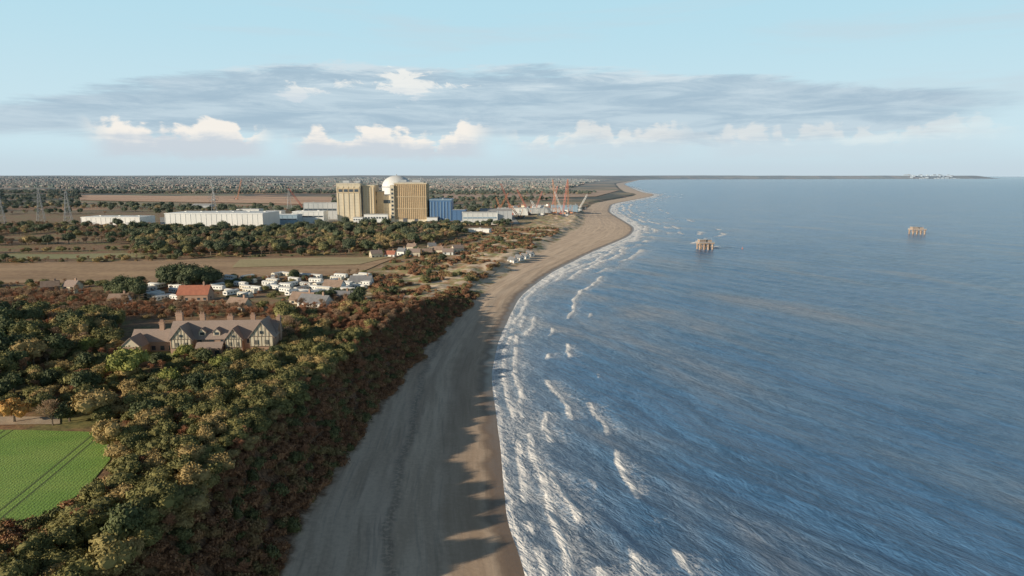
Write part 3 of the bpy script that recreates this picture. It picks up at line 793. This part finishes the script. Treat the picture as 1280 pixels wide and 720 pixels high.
def crane(u,v,boom,ang,mat,rot=0,jib=0):
    mb=MB()
    for sgn in (-1,1):
        mb.box(0,sgn*3.2,.2,10,1.3,1.5,dgrey); mb.cyl((-4.9,sgn*3.2-.6,.95),(-4.9,sgn*3.2+.6,.95),.8,.8,10,dgrey); mb.cyl((4.9,sgn*3.2-.6,.95),(4.9,sgn*3.2+.6,.95),.8,.8,10,dgrey)
    mb.box(0,0,1.2,5,5,1.,dgrey); mb.box(-1.8,0,2.2,9,3.6,2.4,mat); mb.box(2.,2.6,2.3,2.2,1.4,2.5,glass); mb.box(-6.8,0,2.3,2.2,5.4,3.,dgrey)
    a=R(ang); tip=Vector((2+boom*math.cos(a),0,3+boom*math.sin(a)))
    lattice(mb,(2,0,3),tip,2.3,mat,.36,max(10,int(boom/4.5)))
    mast=Vector((-5,0,16)); mb.beam((-1,1.2,4.6),mast,.4,mat); mb.beam((-1,-1.2,4.6),mast,.4,mat); mb.beam((-5,0,5),mast,.3,mat)
    mb.beam(mast,tip,.2,dgrey)
    if jib:
        t2=tip+Vector((jib*math.cos(R(ang-55)),0,jib*math.sin(R(ang-55)))); lattice(mb,tip,t2,1.8,mat,.32,8); hook=t2; mb.beam(mast,t2,.15,dgrey)
    else: hook=tip
    hz=max(8,hook.z*.35); mb.beam(hook,(hook.x,0,hz),.18,dgrey); mb.box(hook.x,0,hz-1.8,1,.8,1.8,cr_or)
    X=GP(u,v); mb.obj("crawler_crane",(X[0],X[1],X[2]-.1),rot)
crane(640,270,58,112,cr_red,0); crane(622,266,40,62,cr_or,R(-8)); crane(660,268,48,118,cr_red,R(8))
crane(694,268,60,97,cr_or,0); crane(702,269,62,82,cr_red,R(5)); crane(712,268,60,88,cr_or,R(170)); crane(688,263,48,75,cr_red,R(10))
crane(722,264,36,60,cr_wh,R(10)); crane(296,250,60,75,cr_or,0); crane(378,262,50,125,cr_red,0); crane(268,251,55,100,cr_wh,0)
crane(676,270,30,55,cr_wh,R(160)); crane(650,273,30,50,cr_or,R(160)); crane(630,272,34,70,cr_or,R(175)); crane(706,271,44,68,cr_wh,R(178)); crane(668,264,40,70,cr_red,0)
mb=MB(); r_=random.Random(9)
Pw=poly([(600,268),(722,268),(735,260),(640,258)])
cols=[white,lblue,lgrey,dgrey,cr_or,cream]
k=0
while k<110:
    x_=r_.uniform(Pw[:,0].min(),Pw[:,0].max()); y_=r_.uniform(Pw[:,1].min(),Pw[:,1].max())
    if not inpoly(Pw,np.array([x_]),np.array([y_]))[0]: continue
    z_=float(H(x_,y_))+.8; a=r_.uniform(0,3); L_=r_.uniform(6,16); h_=r_.choice([2.6,2.6,5.2,4]); mt=r_.choice(cols)
    mb.box(x_,y_,z_,L_,3.,h_,mt,a); mb.box(x_,y_,z_+h_,L_+.3,3.3,.2,roofg,a); k+=1
mb.obj("site_cabins")

# ------------------------------------------------------------------ offshore platforms
rust=simple("weathered_concrete",(.54,.41,.30),(.30,.18,.11),.6,.85)
def platform(u,v,W,hh,rot):
    mb=MB(); D=W*.7
    for i in range(4):
        for j in range(2):
            x=-W/2+1.4+i*(W-2.8)/3; y=-D/2+1.5+j*(D-3); mb.cyl((x,y,-6),(x,y,hh*.62),1.05,.95,10,rust)
    for i in range(3):
        x=-W/2+1.4+i*(W-2.8)/3; x2=x+(W-2.8)/3
        for y in (-D/2+1.5,D/2-1.5):
            mb.beam((x,y,.6),(x2,y,hh*.58),.35,rust)
    mb.box(0,0,hh*.30,W-2,.6,.7,rust); 
    mb.box(0,0,hh*.62,W,D,1.3,rust); mb.box(0,0,hh*.62+1.3,W+.6,D+.6,.35,lgrey)
    z=hh*.62+1.65
    mb.box(-W*.22,0,z,W*.42,D*.6,hh*.27,rust); mb.box(-W*.22,0,z+hh*.27,W*.45,D*.64,.3,lgrey)
    mb.box(W*.25,.5,z,W*.28,D*.5,hh*.20,rust)
    for i in range(5): mb.box(-W*.40+i*W*.09,-D*.3-.05,z+.8,.7,.3,1.1,dgrey)
    k=int(W/1.8)
    for i in range(k+1):
        for y in (-D/2-.1,D/2+.1): mb.beam((-W/2-.1+i*(W+.2)/k,y,z),(-W/2-.1+i*(W+.2)/k,y,z+1.2),.12,lgrey)
    for y in (-D/2-.1,D/2+.1): mb.beam((-W/2-.1,y,z+1.2),(W/2+.1,y,z+1.2),.14,lgrey)
    mb.cyl((W*.4,0,z),(W*.4,0,z+4.),.15,.1,5,lgrey)
    X=GP(u,v,z=0.); mb.obj("offshore_intake_platform",(X[0],X[1],0),rot)
platform(881,311.5,16,9.5,R(4)); platform(1146,292.5,17.5,8.5,R(-3))
mb=MB(); mb.cyl((0,0,-.5),(0,0,.6),.8,.7,12,cr_red); mb.cyl((0,0,.6),(0,0,1.8),.3,.1,6,cr_red); mb.box(0,0,1.8,.3,.3,.3,cr_or)
X=GP(928,311,z=0.); mb.obj("marker_buoy",(X[0],X[1],0))

# ------------------------------------------------------------------ mansion
tile=panel("clay_roof_tiles",(.42,.32,.27),(.35,.27,.23),(.22,.165,.14),.45,.3,.03)
render_=simple("cream_render",(.70,.61,.46),(.58,.51,.39),.5,.8)
timber=simple("dark_timber",(.14,.10,.075),(.10,.07,.05),2.,.7)
mb=MB()
def gable_front(cx,yf,w_,ez,rh,L):
    mb.box(cx,yf+L/2,0,w_,L,ez,brickm); mb.gable(cx,yf+L/2,ez,L,w_,rh,tile,render_,axis='y',ov=.5)
    mb.box(cx,yf-.06,ez*.5,w_-.1,.12,ez*.5,render_)
    for i in range(7): 
        x=cx-w_/2+.25+i*(w_-.5)/6; top_=ez+rh*(1-abs(x-cx)/(w_/2))-.25
        mb.box(x,yf-.16,ez*.5,.12,.1,top_-ez*.5,timber)
    for z in (ez*.5,ez-.1): mb.box(cx,yf-.19,z,w_,.1,.18,timber)
    for i in (-1,1):
        mb.box(cx+i*w_*.22,yf-.24,ez*.60,w_*.17,.1,ez*.22,glass); mb.box(cx+i*w_*.22,yf-.30,ez*.60-.1,w_*.20,.12,.1,render_)
        mb.box(cx+i*w_*.22,yf-.08,ez*.12,w_*.18,.16,ez*.22,glass)
        for kx in (-.05,.0,.05): mb.box(cx+i*w_*.22+kx*w_,yf-.32,ez*.60,.09,.05,ez*.22,render_)
    mb.box(cx,yf-.22,ez+rh*.18,w_*.11,.1,rh*.20,glass)
mb.box(0,0,0,38,11,6.6,brickm); mb.gable(0,0,6.6,38,11,5.2,tile,render_,ov=.6)
gable_front(-14,-8.,7.4,6.8,4.6,9); gable_front(4.5,-7.2,6.0,6.4,3.8,8); gable_front(15,-8.6,8.5,7.6,5.4,10)
mb.box(-4,-7,0,9,4,3.6,brickm); mb.gable(-4,-7,3.6,9,4,1.6,tile,render_,ov=.3)
for i in range(3): mb.box(-7+i*3,-9.05,1,1.6,.14,1.7,glass)
for cx in (-8.4,-4.,0.,9.6): 
    mb.box(cx,-5.58,4.4,1.5,.15,1.5,glass); mb.box(cx,-5.64,4.3,1.8,.2,.12,render_)
mb.box(9.8,-5.7,0,1.3,.3,2.3,timber)
for cx in (-7.4,-2.2):
    mb.box(cx,-3.8,7.4,2.4,2.6,1.4,render_); mb.gable(cx,-3.8,8.8,2.8,2.4,1.1,tile,render_,axis='y',ov=.25); mb.box(cx,-5.15,7.6,1.5,.1,1.,glass)
def chimney(x,y,z,h_,w_=1.3,l_=2.4):
    mb.box(x,y,z,l_,w_,h_,brickm); mb.box(x,y,z+h_-.8,l_+.3,w_+.3,.3,brickm); mb.box(x,y,z+h_,l_+.35,w_+.35,.25,brickm)
    for i in (-1,0,1): mb.cyl((x+i*l_*.3,y,z+h_+.25),(x+i*l_*.3,y,z+h_+1.1),.2,.15,6,brickm)
chimney(-17.5,1,5,9.8); chimney(-9,.8,8,6.2,1.2,1.8); chimney(1,1.5,8,5.2,1.2,2.); chimney(9.5,1.,8,5.6,1.2,1.6); chimney(19.3,0,4,9.,2.2,1.2)
mb.box(-27,3,0,16,8,4.6,brickm); mb.gable(-27,3,4.6,16,8,3.6,tile,render_,ov=.4)
mb.box(-32,-4,0,7,8,4.2,brickm); mb.gable(-32,-4,4.2,8,7,3.2,tile,render_,axis='y',ov=.4)
for i in range(3): mb.box(-27+i*3.2,-1.05,1.2,1.4,.15,1.6,glass)
mb.box(-32,-8.08,1.2,2.4,.15,1.6,glass); chimney(-25,3,6,5.,1.1,1.6)
X=GP(280,441); mb.obj("tudor_mansion",(X[0],X[1]+4,X[2]-.5),R(4),scale=.93)
polysheet("garden_lawn",poly([(150,452),(345,452),(352,430),(150,430)]),earth("lawn",(.14,.18,.05),(.26,.28,.09),.1),8,.15)

# ------------------------------------------------------------------ houses
rooftiles=[tile,simple("slate",(.24,.24,.25),(.18,.18,.19),.6,.6),simple("red_pantile",(.50,.18,.10),(.40,.14,.08),.6,.8),simple("brown_tile",(.36,.25,.19),(.26,.18,.13),.6,.8)]
def house(name,u,v,w_,d_,h_,rf,rot,wall):
    mb=MB(); mb.box(0,0,0,w_,d_,h_,wall); mb.gable(0,0,h_,w_,d_,d_*.42,rf,wall,ov=.4)
    mb.box(w_*.3,0,h_+d_*.2,.9,.8,d_*.42,brickm); mb.cyl((w_*.3,0,h_+d_*.62),(w_*.3,0,h_+d_*.62+.5),.15,.12,6,brickm)
    k=max(2,int(w_/3.2))
    for i in range(k):
        x=-w_/2+w_*(i+.5)/k
        if i==k//2: mb.box(x,-d_/2-.04,0,1.,.14,2.1,timber)
        else: mb.box(x,-d_/2-.04,1.,1.4,.14,1.2,glass); mb.box(x,-d_/2-.08,.9,1.6,.2,.1,white)
        if h_>4: mb.box(x,-d_/2-.04,3.5,1.3,.14,1.1,glass)
    for s_ in (-1,1): mb.box(s_*(w_/2+.04),0,1.,.14,1.4,1.2,glass)
    X=GP(u,v); mb.obj(name,(X[0],X[1],X[2]-.2),rot)
house("red_roof_hall",245,375,16,10,4.0,rooftiles[2],R(5),brickm)
house("brick_house",64,367,9,7,4.8,rooftiles[3],R(30),brickm); 
house("brick_house",92,366,8,7,4.8,rooftiles[0],R(-10),render_)
for u,v,w_,k in ((395,384,16,1),(380,380,12,3),(425,378,14,1),(418,362,12,3),(452,356,14,1),(300,388,10,3),(150,382,9,3)):
    house("bungalow",u,v,w_,8,2.8,rooftiles[k],R(random.uniform(-25,25)),random.choice([render_,brickm,white]))
for u,v in ((470,322),(488,321),(503,319),(519,320),(534,318),(548,317),(560,318),(515,313),(540,312),(572,315)):
    house("cottage",u,v,random.uniform(7,10),6.5,random.choice([2.8,4.0]),random.choice(rooftiles),R(random.uniform(-30,30)),random.choice([render_,brickm,white]))
for u,v in ((641,328),(649,325),(656,323),(662,320)):
    house("beach_cafe",u,v,8,5,2.6,rooftiles[1],R(-50),white)

# ------------------------------------------------------------------ static caravans
cv_cols=[white,simple("caravan_cream",(.76,.72,.60),(.68,.64,.54),.4,.5),simple("caravan_green",(.26,.32,.24),(.22,.28,.21),.4,.5),simple("caravan_grey",(.58,.59,.58),(.52,.53,.52),.4,.5)]
cmesh=[]
for cc in cv_cols:
    mb=MB(); L=10.5; Wd=3.6
    mb.box(0,0,.15,L-.3,Wd-.3,.5,dgrey); mb.box(0,0,.65,L,Wd,2.2,cc); mb.gable(0,0,2.85,L,Wd,.5,white if cc is not cv_cols[3] else roofg,cc,ov=.12,th=.08)
    for i in range(4):
        mb.box(-L/2+1.4+i*2.5,-Wd/2-.03,1.5,1.1,.08,.8,glass); mb.box(-L/2+1.4+i*2.5,Wd/2+.03,1.5,1.1,.08,.8,glass)
    mb.box(-L/2-.03,0,1.4,.08,2.0,.9,glass); mb.box(L/2-1.,-Wd/2-.03,.7,.75,.1,1.9,lgrey); mb.box(L/2-1.,-Wd/2-.7,.1,1.2,1.1,.5,dgrey)
    o=mb.obj("x",link=False); cmesh.append(o.data); bpy.data.objects.remove(o)
Pcv=poly([(182,377),(240,376),(300,372),(360,378),(400,372),(462,362),(466,347),(380,344),(300,347),(262,352),(205,356),(178,362)])
Pred=poly([(225,380),(270,380),(270,352),(225,352)])
gx,gy=jgrid(Pcv[:,0].min(),Pcv[:,0].max(),Pcv[:,1].min(),Pcv[:,1].max(),12.)
k=inpoly(Pcv,gx,gy)&~inpoly(Pred,gx,gy)&(rng.random(len(gx))<.9); gx=gx[k];gy=gy[k]
for x_,y_ in zip(gx,gy):
    k=np.random.default_rng(int(x_*13+y_*7+90000)).choice(4,p=[.66,.2,.05,.09])
    ob=bpy.data.objects.new("static_caravan",cmesh[k]); ob.location=(x_,y_,float(H(x_,y_))-.05); ob.rotation_euler[2]=R(-25)+random.choice([0,0,math.pi/2])+random.uniform(-.15,.15); ob.scale=(.9,.9,.95); scene.collection.objects.link(ob)
sc6=Scat("caravan_park_shrubs"); x,y=inP(Pcv,7.); k=rng.random(len(x))<.4; sc6.add(x[k],y[k],['gorse_a','bare_tree_c','broadleaf_tree_b','bracken_a'],[3,2,1,2],.5,.8); sc6.build()
mb=MB(); r_=random.Random(5)
for i in range(60):
    x_=r_.uniform(10400,11900); y_=r_.uniform(17900,18800); mb.box(x_,y_,float(H(x_,y_))-5,r_.uniform(25,90),30,r_.uniform(18,45),white if r_.random()<.4 else lgrey)
    if i%6==0: mb.gable(x_,y_,float(H(x_,y_))+35,80,40,12,tile,white)
mb.obj("distant_town")
print("done",len(gx))
